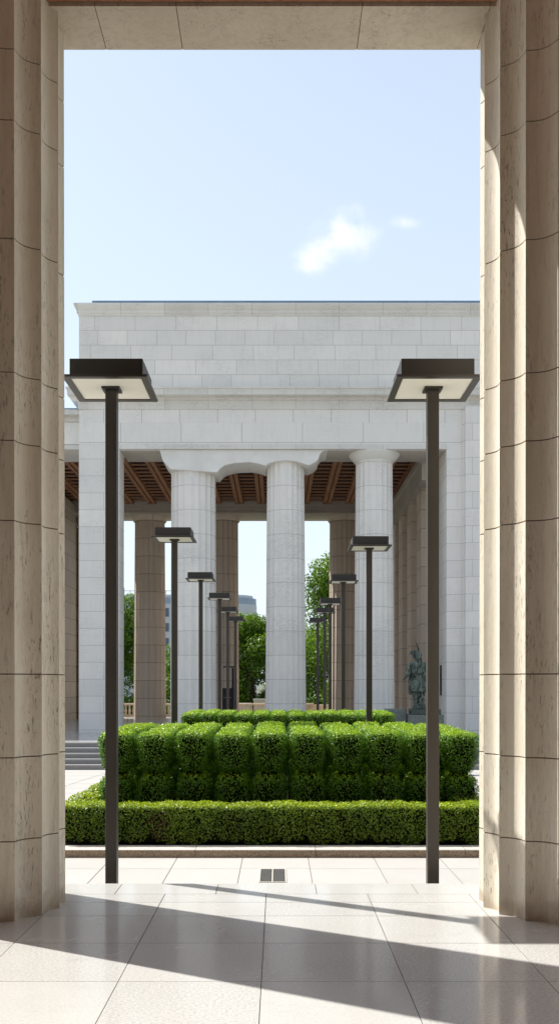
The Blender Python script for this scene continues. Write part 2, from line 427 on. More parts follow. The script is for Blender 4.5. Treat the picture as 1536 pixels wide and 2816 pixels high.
cornice('middle_cornice', [(-.02,zc+.05),(.14,zc+.04),(.42,zc-.01),(.42,zc-.08),(.38,zc-.10),(.37,zc-.30),(.10,zc-.33),(.07,z_mc_b-.02),(-.02,z_mc_b-.02)], XL, .4, M['trim'])
m = MB(); m.box(XL-.03, XR, YF-.03, 51.3, z_fr_t, z_mc_b-.018); m.build('fascia_band', M['trim'], B, org=bo)
m = MB(); m.box(XL, XR, YF, 38.1, PZ(1063)+.001, z_fr_t-.002); m.build('upper_frieze', block_stone('upper_frieze_stone', (.82,.785,.735), (.75,.72,.68), 2.0, 40, -10, ms=.012, vein=.5), B, org=bo)
m = MB(); m.box(XL, XR, YF, 38.1, z_fr_b, PZ(1063)-.001); m.build('frieze', M['frieze'], B, org=bo)
m = MB(); m.box(PX(300.5), PX(1122), YF-.035, YF+.3, z_lip, z_fr_b-.005); m.build('architrave_moulding', M['trim'], B, org=bo)
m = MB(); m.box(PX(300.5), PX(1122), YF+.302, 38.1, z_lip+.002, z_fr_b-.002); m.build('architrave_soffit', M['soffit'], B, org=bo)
m = MB(); m.box(PX(228), XR, YF+.3, 50.5, zt+.003, zt+.27); m.build('roof', M['roof'], B, org=bo)
# piers
m = MB(); m.box(XL, PX(300), YF, 37.1, -.25, z_fr_b-.004); m.build('corner_pier', M['pier'], B, org=bo)
m = MB(); m.box(PX(1122), PX(1168), YF, 38.1, -.25, z_fr_b-.004)
m.box(PX(1166), XR, YF-.28, YF+.002, -.25, PZ(1025)); m.box(PX(1160), XR, YF-.10, YF+.001, -.25, PZ(1034))
m.build('side_pier', M['pier'], B, org=bo)
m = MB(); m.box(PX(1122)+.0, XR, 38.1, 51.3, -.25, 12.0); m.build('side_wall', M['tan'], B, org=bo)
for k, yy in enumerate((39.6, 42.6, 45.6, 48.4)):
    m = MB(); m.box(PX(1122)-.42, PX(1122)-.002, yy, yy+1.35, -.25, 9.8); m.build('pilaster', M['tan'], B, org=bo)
m = MB(); m.box(PX(1122)-.62, PX(1122)+.3, 38.102, 49.0, 9.8, 10.5); m.box(PX(1122)-.72, PX(1122)+.3, 38.102, 49.0, 10.502, 10.75)
m.build('side_beam', M['soffit'], B, org=bo)
m = MB(); m.box(PX(1122)-.012, PX(1122)-.002, 37.05, 37.42, 1.6+ (VY-1912)*37/F_, 1.6+(VY-1829)*37/F_)
m.build('window_slit', M['dark'], B, org=bo)
m = MB(); m.box(PX(1122)-.10, PX(1122)-.001, 37.1, 37.35, .1, .42); m.build('wall_lamp', M['metal'], B, org=bo, bevel=.02)
# rear beam, rear columns
m = MB(); m.box(-34, PX(1122), 49, 49.2, 10.42, 11.05); m.box(-34, PX(1122), 48.93, 49.0, 10.62, 10.68); m.box(-34, PX(1122), 48.9, 49.0, 10.42, 10.50)
m.box(-34, PX(1122), 49.2, 51.3, 10.42, 11.4)
m.build('rear_beam', M['soffit'], B, org=bo)
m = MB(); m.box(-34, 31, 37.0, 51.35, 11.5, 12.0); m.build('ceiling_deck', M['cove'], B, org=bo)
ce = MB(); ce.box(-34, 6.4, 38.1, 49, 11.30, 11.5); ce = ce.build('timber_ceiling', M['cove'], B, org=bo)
x = -18.95
bx = []
while x < 6.2: bx.append(x); x += 1.13
for xb in bx:
    m = MB(); m.box(xb-.20, xb-.035, 38.1, 49, 10.90, 11.2); m.box(xb+.035, xb+.20, 38.1, 49, 10.90, 11.2)
    for q in range(40): m.box(xb-.035, xb+.035, 38.2+.27*q, 38.3+.27*q, 10.95, 11.1)
    m.build('ceiling_beam', M['wood'], ce, org=bo)
for q in range(15):
    yy = 38.3 + .72*q
    m = MB(); m.box(-19.5, 6.3, yy, yy+.13, 10.965, 11.01); m.build('ceiling_slat', M['slat'], ce, org=bo)
def far_col(cx, cy, r_t, r_b, mats, z_cap=10.53, cap=.42, zc0=10.05, phase=0., front=True):
    m = MB(); fluted(m, cx, cy, r_b, r_t, -.25, zc0, 20, .055, phase, (), 6)
    sh = m.build('column', mats, B, smooth=30, org=bo)
    if not cap: return
    c = MB(); c.lathe(cx, cy, [(r_t*1.0, zc0+.002), (r_t*1.03, zc0+.04), (r_t*1.01, zc0+.08), (r_t+cap*.35, z_cap-.27), (r_t+cap*.8, z_cap-.12), (r_t+cap, z_cap-.04), (r_t+cap, z_cap-.003)], 48)
    c.build('capital', mats[1:] if len(mats) > 1 else mats, sh, smooth=35, org=bo)
SM = [M['shaft'], M['haunch']]
far_col(PX(486,36.9), 36.98, .86, .90, SM, cap=0, zc0=10.5)
far_col(PX(718,36.9), 36.9, .715, .80, SM, cap=0, zc0=10.5)
far_col(PX(940,36.9), 36.9, .715, .79, SM, cap=.28, zc0=10.12)
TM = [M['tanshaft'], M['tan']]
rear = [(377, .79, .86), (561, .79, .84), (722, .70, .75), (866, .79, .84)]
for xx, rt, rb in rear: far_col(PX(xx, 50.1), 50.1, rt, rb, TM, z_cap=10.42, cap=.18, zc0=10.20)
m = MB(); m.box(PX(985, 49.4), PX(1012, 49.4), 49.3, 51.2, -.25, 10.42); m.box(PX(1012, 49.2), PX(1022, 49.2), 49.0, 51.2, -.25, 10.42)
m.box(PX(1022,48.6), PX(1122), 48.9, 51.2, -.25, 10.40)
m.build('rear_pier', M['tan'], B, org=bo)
# web of stone joining the left and middle capitals under the architrave
pf = [(401,1130),(413,1163),(427,1178),(433,1186)]
pf = [(401,1130.5),(409,1158),(428,1180),(546,1188),(554,1178),(566,1170),(590,1164.5),(628,1162.5),(650,1166),(667,1172),(672,1167),(690,1161),(718,1158),(746,1161),(764,1167),(777,1170.5),(792,1163),(800,1156),(804,1142),(812,1134),(825,1130.5)]
m = MB(); m.prism_y([(PX(a, 36.06), PZ(b, 36.06)-.002) for a, b in pf], 36.07, 37.85)
m.build('haunch', M['haunch'], B, org=bo, bevel=.05)
# left wing, a little lower
WX0, WX1 = -34.0, XL-.004
m = MB(); m.box(WX0, WX1, YF+.35, 38.4, PZ(1118,36.35), PZ(1062,36.35)); m.build('wing_frieze', M['frieze'], B, org=bo)
m = MB(); m.box(WX0, WX1, YF+.27, 38.4, PZ(1061.5,36.35), PZ(1046,36.35)); m.box(WX0, WX1, YF+.05, 38.4, PZ(1045.5,36.2), PZ(1030,36.05))
m.box(WX0, WX1, YF+.31, 38.4, PZ(1130,36.3), PZ(1119,36.3)); m.build('wing_cornice', M['trim'], B, org=bo)
m = MB(); m.box(WX0, WX1, YF+.62, 38.4, PZ(1130,36.3)-.0+.004, PZ(1118.5,36.35)); m.build('wing_soffit', M['soffit'], B, org=bo)
m = MB(); m.box(WX0, WX1, YF+.4, 50, PZ(1029,36.05), PZ(1029,36.05)+.14); m.build('wing_roof', M['roof'], B, org=bo)
# cross wall of the wing with beam and pilasters
wxi = -10.55
m = MB(); m.box(WX0, wxi-.5, 38.4, 50.9, 9.55, 11.4); m.build('wing_wall_head', M['tan'], B, org=bo)
m = MB(); m.box(wxi-.55, wxi, 38.4, 50.0, 9.9, 10.75); m.box(wxi-.0, wxi+.10, 38.4, 50.0, 10.35, 10.8)
m.box(wxi+.0, wxi+.06, 38.4, 50., 9.9, 9.98); m.build('wing_beam', M['soffit'], B, org=bo)
m = MB(); m.box(wxi-3.5, wxi-.12, 45.6, 47.6, -.25, 9.897); m.box(wxi-.10, wxi+.02, 46.4, 50.9, -.25, 9.85); m.box(wxi+.10, wxi+.35, 49.5, 51.2, -.25, 10.40)
m.box(wxi-1.5, wxi-.55, 45.35, 45.597, -.25, 9.7)
m.build('wing_pilaster', M['tan'], B, org=bo)

# ------------------------------------------------------------------ balustrade, stone posts
bal = empty('balustrade', (0, 53, -.25), 'warm stone balustrade closing the terrace behind the far columns', 'balustrade')
m = MB(); m.box(-14, 2.0, 52.85, 53.15, .40, .50); m.build('top_rail', M['bwall'], bal, bevel=.02, org=bal.location)
m = MB(); m.box(-14, 2.0, 52.87, 53.13, -.25, -.15); m.build('bottom_rail', M['bwall'], bal, org=bal.location)
bb = MB(); bb.lathe(0, 0, [(.07,0),(.07,.04),(.04,.09),(.075,.2),(.07,.28),(.04,.42),(.035,.48),(.065,.52),(.065,.55)], 12)
b0 = None
for k in range(72):
    x = -13.8 + .22*k
    if b0 is None: b0 = bb.build('baluster', M['bwall'], bal, smooth=35, org=(0,0,0)); o = b0
    else: o = b0.copy(); col.objects.link(o)
    o.parent = bal; o.location = (x, 0, .10)
gp = empty('gate_post', (1.9, 52.6, -.25), 'short weathered stone post with a cap just right of the middle far column', 'post')
m = MB(); m.box(1.0, 1.36, 52.2, 52.6, -.25, .72); m.build('shaft', M['tan'], gp, bevel=.015, org=gp.location)
m = MB(); m.box(.94, 1.42, 52.14, 52.66, .722, .84); m.build('cap', M['bwall'], gp, bevel=.03, org=gp.location)
pw = MB(); pw.box(1.45, 6.0, 53.0, 53.3, -.25, .33); pw.box(1.45, 6.0, 52.95, 53.35, .332, .42)
tag(pw.build('parapet_wall', M['bwall']), 'low warm stone parapet wall right of the weathered post, under the tall tree', 'wall')
# dark kiosk cabinet in front of the rear column
kx0, kx1, ky = PX(559,47.5), PX(588,47.5), 47.5
kk = empty('notice_cabinet', ((kx0+kx1)/2, ky, -.25), 'black metal cabinet with a bar on thin posts before the second tan column', 'cabinet')
m = MB(); m.box(kx0, kx1, ky, ky+.5, -.25, PZ(1731, ky)); m.build('body', M['black'], kk, bevel=.01, org=kk.location)
m = MB(); m.box(kx0+.05, kx1-.12, ky-.02, ky-.002, PZ(1755.5, ky), PZ(1754, ky)); m.build('handle_bar', M['metal'], kk, org=kk.location)
m = MB(); m.box(PX(561,ky), PX(589,ky), ky+.1, ky+.2, PZ(1679,ky), PZ(1675.5,ky)); m.build('cross_bar', M['black'], kk, org=kk.location)
for xx in (kx0+.5, kx1-.04):
    m = MB(); m.box(xx-.03, xx+.03, ky+.1, ky+.2, PZ(1731,ky), PZ(1680,ky)); m.build('post', M['black'], kk, org=kk.location)

# ------------------------------------------------------------------ lamps
HEAD = {}
def lamp(X, Y, zg, zp, label, s=1.):
    """square-headed lamp; plate underside at zp"""
    t = empty('street_lamp', (X, Y, zg), label, 'street lamp', 'square-headed lamps in two rows')
    m = MB(); m.box(-.0475, .0475, -.0475, .0475, 0, zp-zg-.008); p = m.build('pole', M['bronze'], t, bevel=.004, org=(0,0,0))
    m = MB(); m.box(-.11, .11, -.11, .11, 0, .03); m.build('base_plate', M['bronze'], t, bevel=.004, org=(0,0,0))
    if not HEAD:
        m = MB()   # frame plate with an opening for the diffuser, bevelled rim
        a, b = .34, .285
        m.add([(-a,-a,0),(a,-a,0),(a,a,0),(-a,a,0),(-b,-b,0),(b,-b,0),(b,b,0),(-b,b,0)], [(0,4,5,1),(1,5,6,2),(2,6,7,3),(3,7,4,0)])
        m.add([(-a,-a,0),(a,-a,0),(a,a,0),(-a,a,0),(-a,-a,.02),(a,-a,.02),(a,a,.02),(-a,a,.02),(-.3,-.3,.03),(.3,-.3,.03),(.3,.3,.03),(-.3,.3,.03)],
              [(0,1,5,4),(1,2,6,5),(2,3,7,6),(3,0,4,7),(4,5,9,8),(5,6,10,9),(6,7,11,10),(7,4,8,11),(8,9,10,11)])
        m.add([(-b,-b,0),(b,-b,0),(b,b,0),(-b,b,0),(-b,-b,.012),(b,-b,.012),(b,b,.012),(-b,b,.012)], [(0,4,5,1),(1,5,6,2),(2,6,7,3),(3,7,4,0)])
        HEAD['frame'] = ('head_frame', m.build('head_frame', M['bronze'], t, org=(0,0,0)), 0)
        m = MB(); m.box(-b, b, -b, b, .009, .013); HEAD['panel'] = ('diffuser', m.build('diffuser', M['panel'], t, org=(0,0,0)), 0)
        m = MB(); m.box(-.295, .295, -.27, .27, .03, .17); HEAD['box'] = ('head_box', m.build('head_box', M['bronze_in'], t, bevel=.004, org=(0,0,0)), 0)
        m = MB(); m.box(-.075, .075, -.075, .075, -.010, .008); m.box(-.06,-.05,-.06,-.05,-.014,-.01); m.box(.05,.06,-.06,-.05,-.014,-.01)
        HEAD['plate'] = ('mounting_plate', m.build('mounting_plate', M['bronze_in'], t, bevel=.002, org=(0,0,0)), 0)
        parts = [h[1] for h in HEAD.values()]
    else:
        parts = []
        for nm, src, _ in HEAD.values():
            c = src.copy(); col.objects.link(c); c.parent = t; parts.append(c)
    for q in parts: q.location = (0, 0, zp-zg)
ords = ['nearest', 'second', 'third', 'fourth', 'fifth', 'farthest']
def hz(y, Y): return EYE + (VY-y)*Y/F_
L = [(308, 7.90, 4.055), (480, 15.8, hz(1485,15.8)), (552, 22.9, hz(1596,22.9)), (604, 27.9, hz(1648,27.9)), (626, 31.6, hz(1684,31.6)), (647, 35.0, hz(1709,35.0))]
Rr = [(1188, 7.90, 4.055), (1014, 15.8, hz(1509,15.8)), (943, 22.9, hz(1602,22.9)), (907, 27.9, hz(1662,27.9)), (892, 31.6, hz(1686,31.6)), (873, 35.0, hz(1712,35.0))]
for side, lst in (('left', L), ('right', Rr)):
    for i, (px, Y, zp) in enumerate(lst):
        zg = pz(Y) if Y < 28.5 else -.25
        ex = {0: ' standing before the clipped hedge', 1: ' rising behind the big hedge block', 2: ' rising behind the far hedge row'}.get(i, ' seen before the far columns')
        lamp((px-VX)*Y/F_, Y, zg, zp, f'{ords[i]} dark square-headed lamp of the {side} row{ex}')

# ------------------------------------------------------------------ clipped shrubs
def leaves(P, N, size, spread=.55, wid=.62, jit=.35):
    """diamond leaves at points P leaning around normals N"""
    n = len(P)
    d = N + rng.normal(0, spread, (n,3))*1.0
    d /= np.linalg.norm(d, axis=1, keepdims=True)+1e-9
    a = rng.normal(0, 1, (n,3)); a -= (a*d).sum(1, keepdims=True)*d; a /= np.linalg.norm(a, axis=1, keepdims=True)+1e-9
    b = np.cross(d, a)
    s = (size*(1 + rng.uniform(-jit, jit, n)))[:,None]
    q = np.stack([P - a*s*.5, P + b*s*.5*wid + d*s*.08, P + a*s*.5, P - b*s*.5*wid + d*s*.08], 1).reshape(-1,3)
    return q, np.arange(4*n).reshape(n,4)
def rbox(n, h, p=7.):
    """points and normals on a rounded box of half sizes h, roughly even"""
    h = np.array(h); A = np.array([h[1]*h[2], h[0]*h[2], h[0]*h[1]]); ax = rng.choice(3, n, p=A/A.sum())
    u = rng.uniform(-1, 1, (n,3)); sg = rng.choice([-1,1], n); u[np.arange(n), ax] = sg
    k = (np.abs(u)**p).sum(1)**(-1/p); P = u*k[:,None]
    N = np.sign(P)*np.abs(P)**(p-1)/h; N /= np.linalg.norm(N, axis=1, keepdims=True)
    return P*h, N
def shrub_mesh(name, hx, hy, parent, seed):
    zU, zL = (.47, .985+.30), (.0, .50)
    V = []; Fs = []; T = []
    c = 0
    for (z0, z1, n, tier) in ((.46, 1.285, 0, 1), (0., .50, 0, 0)):
        pass
    def tier(zc, hz_, n, taper, size, pw):
        P, N = rbox(n, (hx, hy, hz_), pw)
        t = (P[:,2]/hz_ + 1)/2
        w = 1 - taper*(1-t)**2.4
        bul = 1 + .035*np.sin(P[:,0]*17+seed*2.1) * np.cos(P[:,2]*15+seed) 
        P[:,0] *= w*bul; P[:,1] *= w*bul
        P += N*rng.normal(0, .010, n)[:,None]; deep = rng.uniform(0, 1, n); P -= N*(deep**2*.05)[:,None]
        P[:,2] += zc
        stray = rng.uniform(0, 1, n) < .012; P += N*(stray*rng.uniform(.01, .045, n))[:,None]
        q, f = leaves(P, N, size)
        tt = rng.beta(2.2, 3.0, n)*.75 + .75*np.clip(N[:,2], 0, 1)**1.5*rng.uniform(.3, 1, n) - .25*deep**3  # yellower top growth, lightened further so upward leaves look sunlit
        return q, f, np.clip(tt, 0, 1)
    jz = ((seed*37) % 11 - 5)*.008
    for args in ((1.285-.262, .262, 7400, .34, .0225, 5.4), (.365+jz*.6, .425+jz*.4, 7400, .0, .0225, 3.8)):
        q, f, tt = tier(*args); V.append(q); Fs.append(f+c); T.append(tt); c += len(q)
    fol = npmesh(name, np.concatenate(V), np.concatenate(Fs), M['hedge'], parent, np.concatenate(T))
    return fol
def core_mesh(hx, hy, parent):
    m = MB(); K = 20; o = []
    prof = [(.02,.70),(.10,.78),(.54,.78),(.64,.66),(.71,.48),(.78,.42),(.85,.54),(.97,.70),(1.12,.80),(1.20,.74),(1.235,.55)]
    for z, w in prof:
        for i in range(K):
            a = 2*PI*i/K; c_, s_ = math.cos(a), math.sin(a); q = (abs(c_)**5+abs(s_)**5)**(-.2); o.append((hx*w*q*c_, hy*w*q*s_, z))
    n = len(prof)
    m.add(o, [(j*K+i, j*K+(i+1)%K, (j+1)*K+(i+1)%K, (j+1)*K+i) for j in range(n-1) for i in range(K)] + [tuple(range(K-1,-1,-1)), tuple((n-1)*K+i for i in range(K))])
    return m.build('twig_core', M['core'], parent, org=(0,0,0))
num = ['first','second','third','fourth','fifth','sixth','seventh','eighth','ninth','tenth','eleventh','twelfth']
rown = ['front','second','third','back']
protos = {}
def shrub(kind, hx, hy, x, y, z, label, group, var, s=1.):
    t = empty('clipped_shrub', (x, y, z), label, 'shrub', group)
    key = (kind, var)
    if key not in protos:
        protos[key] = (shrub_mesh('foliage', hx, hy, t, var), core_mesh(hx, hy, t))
        kids = protos[key]
    else:
        kids = []
        for src in protos[key]:
            c = src.copy(); col.objects.link(c); c.parent = t; kids.append(c)
    t.scale = (1 + random.uniform(-.035,.035), 1, s*(1+random.uniform(-.012,.010))); 
    if random.random() < .5: t.scale.x *= -1
XB0, XB1 = -2.33, 2.62
pit = (XB1-XB0)/10
for r in range(4):
    for c in range(10):
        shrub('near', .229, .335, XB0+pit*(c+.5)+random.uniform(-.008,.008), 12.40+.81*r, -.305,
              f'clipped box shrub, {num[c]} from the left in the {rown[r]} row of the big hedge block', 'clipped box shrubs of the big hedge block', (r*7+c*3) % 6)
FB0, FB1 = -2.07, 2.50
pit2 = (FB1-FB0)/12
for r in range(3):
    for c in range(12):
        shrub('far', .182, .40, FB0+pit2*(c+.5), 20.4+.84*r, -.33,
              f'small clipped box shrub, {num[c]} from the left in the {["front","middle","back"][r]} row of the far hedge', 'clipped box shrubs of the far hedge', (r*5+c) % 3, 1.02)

# low hedge frame round the big block
def hedge_run(x0, x1, y0, y1, z0, z1, dens, size):
    hx, hy, hz_ = (x1-x0)/2, (y1-y0)/2, (z1-z0)/2
    L_ = max(hx, hy); n = int(dens*4*(2*hx*hy + 2*hx*hz_ + 2*hy*hz_)*.75)
    # strip with rounded top edges: flat sides, superellipse section
    long_x = hx > hy
    s = rng.uniform(-1, 1, n); w, hh = (hy, hz_) if long_x else (hx, hz_)
    per = rng.uniform(0, 2*hh*2+2*w, n)          # front, top, back
    a = np.zeros(n); b = np.zeros(n); na = np.zeros(n); nb = np.zeros(n)
    f1 = per < 2*hh; f3 = per > 2*hh+2*w; f2 = ~f1 & ~f3
    a[f1] = -w; b[f1] = per[f1]-hh; na[f1] = -1
    a[f2] = per[f2]-2*hh-w; b[f2] = hh; nb[f2] = 1
    a[f3] = w; b[f3] = hh-(per[f3]-2*hh-2*w); na[f3] = 1
    e = .05      # round the shoulders
    ca = np.clip(a, -w+e, w-e); cb = np.minimum(b, hh-e); da, db = a-ca, b-cb
    corner = (np.abs(da) > 1e-6) & (db > 1e-6); ln = np.hypot(da, db); 
    a = np.where(corner, ca+da/np.maximum(ln,1e-6)*e, a); b = np.where(corner, cb+db/np.maximum(ln,1e-6)*e, b)
    na = np.where(corner, da/np.maximum(ln,1e-6), na); nb = np.where(corner, db/np.maximum(ln,1e-6), nb)
    along = s*(hx if long_x else hy)
    wob = .014*np.sin(along*5.3+1)+.010*np.sin(along*13.7)+.008*np.sin(along*29+b*11)
    deep = rng.uniform(0, 1, n)**2*.06
    a = a + na*(wob-deep+rng.normal(0,.006,n)); b = b + nb*(wob*.6-deep*.6+rng.normal(0,.006,n))
    # thin, ragged foot
    tb = (b+hh)/(2*hh); rag = .10+.09*np.sin(along*7.1)+.07*np.sin(along*17.3+2)+.05*np.sin(along*41)
    keep = tb > np.clip(rag, .0, .3)*rng.uniform(.5, 1.1, n)
    P = np.zeros((n,3)); N = np.zeros((n,3)); i, j = (0, 1) if long_x else (1, 0)
    P[:,i] = along; P[:,j] = a; P[:,2] = b; N[:,j] = na; N[:,2] = nb
    P += np.array([(x0+x1)/2, (y0+y1)/2, (z0+z1)/2])
    P, N, deep, tb = P[keep], N[keep], deep[keep], tb[keep]
    q, f = leaves(P, N, size)
    n = len(P)
    T = rng.beta(2.2, 2.8, n)*.75 + .70*np.clip(N[:,2],0,1)**1.5*rng.uniform(.3,1,n) + .06*np.sin(P[:,0]*4) - deep*3  # young top leaves, with sunlight on the hedge top put into the tint
    dry = (np.abs(P[:,0]+1.40) < .13*rng.uniform(.2,1.2,n)) & (rng.uniform(0,1,n) < .55) & (P[:,2] < .09) & (P[:,1] < 11.4)
    return q, f, np.clip(T, 0, 1), dry.astype(int)
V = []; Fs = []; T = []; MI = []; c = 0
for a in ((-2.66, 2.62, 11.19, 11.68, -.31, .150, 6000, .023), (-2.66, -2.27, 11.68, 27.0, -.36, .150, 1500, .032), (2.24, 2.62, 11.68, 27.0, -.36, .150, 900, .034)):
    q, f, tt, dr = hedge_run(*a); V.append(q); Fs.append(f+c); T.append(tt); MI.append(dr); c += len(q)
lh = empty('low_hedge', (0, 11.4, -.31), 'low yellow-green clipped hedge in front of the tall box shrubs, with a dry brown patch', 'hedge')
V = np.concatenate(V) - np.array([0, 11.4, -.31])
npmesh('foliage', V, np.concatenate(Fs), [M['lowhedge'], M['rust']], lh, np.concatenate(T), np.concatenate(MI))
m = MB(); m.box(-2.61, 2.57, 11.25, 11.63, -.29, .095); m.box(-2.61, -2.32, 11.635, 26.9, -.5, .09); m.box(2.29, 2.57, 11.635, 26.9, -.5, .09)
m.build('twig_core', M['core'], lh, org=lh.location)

# ------------------------------------------------------------------ trees behind
def tree(x, y, h, r, label, seed, nleaf=26000, zg=-1.3, size=.16, low=.04):
    t = empty('tree', (x, y, zg), label, 'tree', 'leafy trees beyond the terrace')
    rs = np.random.default_rng(seed)
    m = MB()
    def limb(p0, p1, r0, r1, k=8):
        d = (Vector(p1)-Vector(p0)); q = d.to_track_quat('Z','Y'); o = []
        for (p, rr) in ((p0, r0), (p1, r1)):
            for i in range(k):
                v = q @ Vector((rr*math.cos(2*PI*i/k), rr*math.sin(2*PI*i/k), 0)); o.append(Vector(p)+v)
        m.add(o, [(i,(i+1)%k,k+(i+1)%k,k+i) for i in range(k)])
    H = h
    limb((0,0,0), (.15,0,H*.35), .28, .2); limb((.15,0,H*.35), (0,.1,H*.85), .2, .06)
    blobs = []
    for i in range(40):
        u = rs.uniform(low, 1); zz = H*(low + (1-low)*u*.93)
        prof = math.sin(PI*min(1, max(.08, (u*.86+.14))))**.4
        a = rs.uniform(0, 2*PI); rr = r*prof*rs.uniform(.35, .85)
        br = r*rs.uniform(.25, .42)
        blobs.append((rr*math.cos(a), rr*math.sin(a), min(zz, H-br*.8), br))
        if i % 2 == 0: limb((.1,0,zz*.7), (rr*.8*math.cos(a), rr*.8*math.sin(a), zz), .08, .02, 5)
    P = []; N = []
    w = np.array([b[3]**2 for b in blobs]); cnt = (nleaf*w/w.sum()).astype(int)
    for b, n in zip(blobs, cnt):
        d = rs.normal(0,1,(n,3)); d /= np.linalg.norm(d, axis=1, keepdims=True)
        rad = b[3]*(1 - rs.uniform(0,1,n)**2*.5 + rs.normal(0,.07,n))
        rad *= 1 + .16*np.sin(d[:,0]*7+b[0])*np.sin(d[:,2]*6+b[1])
        P.append(np.array(b[:3]) + d*rad[:,None]*np.array([1,1,.85])); N.append(d)
    P = np.concatenate(P); N = np.concatenate(N)
    q, f = leaves(P, N, size, .6, .75)
    T = np.clip(rs.beta(2,2.2,len(P))*.9+.12*N[:,2], 0, 1)
    npmesh('crown', q, f, M['tree'], t, T)
    m.build('trunk', M['trunk'], t, smooth=60, org=(0,0,0))
tree(-1.9, 64, hz(1690,64)+1.3, 3.5, 'round leafy tree in the gap left of the middle far column', 11, 60000)
tree(5.0, 61, hz(1500,61)+1.3, 4.5, 'tall full leafy tree in the gap right of the middle far column', 5, 80000)
tree(-11.9, 66, hz(1620,66)+1.3, 3.4, 'leafy tree seen between the pale corner pier and the first tan column', 23, 45000)
tree(-6.6, 70, hz(1760,70)+1.3, 2.6, 'smaller leafy tree behind the first and second tan columns', 31, 14000)
tree(2.1, 72, hz(1720,72)+1.3, 3.2, 'leafy tree mostly hidden behind the middle far column', 37, 14000)

# ------------------------------------------------------------------ distant buildings
def far_block(x1, y, length, h, label, floors, seed):
    t = empty('office_block', (x1-length/2, y, -1.3), label, 'building')
    r = 5.0; pts = []
    for a in range(-90, 91, 15): pts.append((x1-r+r*math.cos(R(a)), y+r+r*math.sin(R(a))))
    pts += [(x1-length, y+2*r), (x1-length, y)]
    def pris(z0, z1, inset, name, mat):
        m = MB(); cx = x1-length/2; cy = y+r; n = len(pts)
        pp = [(cx+(a-cx)*(1-inset/(length/2)), cy+(b-cy)*(1-inset/r)) for a, b in pts]
        m.add([(a,b,z0) for a,b in pp]+[(a,b,z1) for a,b in pp], [tuple(range(n-1,-1,-1)), tuple(range(n,2*n))]+[(i,(i+1)%n,n+(i+1)%n,n+i) for i in range(n)])
        return m.build(name, mat, t, org=t.location)
    pris(-1.3, h, 0, 'wall', M['pale'])
    pris(h+.004, h+1.3, .1, 'cornice', plain('far_blue_band_%d'%seed, (.30,.37,.46), .5))
    pris(h+1.304, h+1.9, .8, 'parapet', M['pale'])
    rl = MB()
    for k in range(int(length/1.2)):
        rl.box(x1-r-1.2*k-.05, x1-r-1.2*k+.05, y+.8, y+.9, h+1.9, h+3.0+random.uniform(-.4,.3))
    rl.box(x1-length, x1-r, y+.82, y+.88, h+2.6, h+2.7)
    rl.build('roof_railing', M['metal'], t, org=t.location)
    st = length/ max(1, int(length/1.5)); cnt = 0
    for fl in range(floors):
        for k in range(int(length/2.4)):
            if cnt > 92: break
            xx = x1-r-1.2-2.4*k; zz = h-2.6-3.0*fl
            wn_ = MB(); wn_.box(xx-.7, xx+.7, y-.06, y-.003, zz, zz+1.7); wn_.build('window', M['glass'], t, org=t.location); cnt += 1
far_block((704-VX)*190/F_, 190, 34, hz(1660,190), 'distant grey-blue office block with a rounded end above the tree', 5, 1)

# parked vehicles' pale roofs / low white wall beyond the balustrade
for nm, x0, x1, z1, lb in (('low_wall', (655-VX)*58/F_, (688-VX)*58/F_, .40, 'low white garden wall beyond the balustrade, left piece'), ('low_wall', (698-VX)*59/F_, (760-VX)*59/F_, .66, 'taller white garden wall beyond the balustrade, next to the middle far column')):
    m = MB(); m.box(x0, x1, 58, 58.4, -1.3, z1-.1); m.box(x0-.03, x1+.03, 57.95, 58.45, z1-.098, z1)
    tag(m.build(nm, plain('white_wall', (.6,.6,.58), .8)), lb, 'wall', 'low garden walls')

# ------------------------------------------------------------------ bronze statue
SY = 33.0
def sp(u, v): return ((1060+u*.14235-VX)*SY/F_, EYE+(VY-(1720+v*.14235))*SY/F_)     # enlarged crop -> place at the statue's depth
fx, fz = sp(640, 1612)
st = empty('statue', (fx, SY, fz), 'green bronze statue of a robed figure in fur hood with tall feather', 'statue')
def ball_chain(m, pts, k=14):
    """smooth tube through (x,y,z,rx,ry) rings"""
    o = []; n = len(pts)
    for (x, y, z, rx, ry) in pts:
        for i in range(k):
            a = 2*PI*i/k; o.append((x+rx*math.cos(a), y+ry*math.sin(a), z))
    m.add(o, [(j*k+i, j*k+(i+1)%k, (j+1)*k+(i+1)%k, (j+1)*k+i) for j in range(n-1) for i in range(k)] + [tuple(range(k-1,-1,-1)), tuple((n-1)*k+i for i in range(k))])
def limb_to(m, p, q, r0, r1, k=12):
    d = (Vector(q)-Vector(p)); qq = d.to_track_quat('Z','Y'); o = []
    for (b, rr) in ((p, r0*.6), (Vector(p)+d*.06, r0), (Vector(p)+d*.94, r1), (q, r1*.6)):
        for i in range(k): o.append(Vector(b)+qq @ Vector((rr*math.cos(2*PI*i/k), rr*math.sin(2*PI*i/k), 0)))
    m.add(o, [(j*k+i, j*k+(i+1)%k, (j+1)*k+(i+1)%k, (j+1)*k+i) for j in range(3) for i in range(k)] + [tuple(range(k-1,-1,-1)), tuple(3*k+i for i in range(k))])
m = MB()
def rg(u, v, ru, ry, dy=0): x, z = sp(u, v); return (x, SY+dy, z, ru*.14235*SY/F_, ry)
ball_chain(m, [rg(620,700,95,.13), rg(615,740,160,.17), rg(615,800,175,.20), rg(625,900,150,.20), rg(635,980,130,.18), rg(630,1020,130,.18)])          # torso
m.f = m.f
n_f = 14
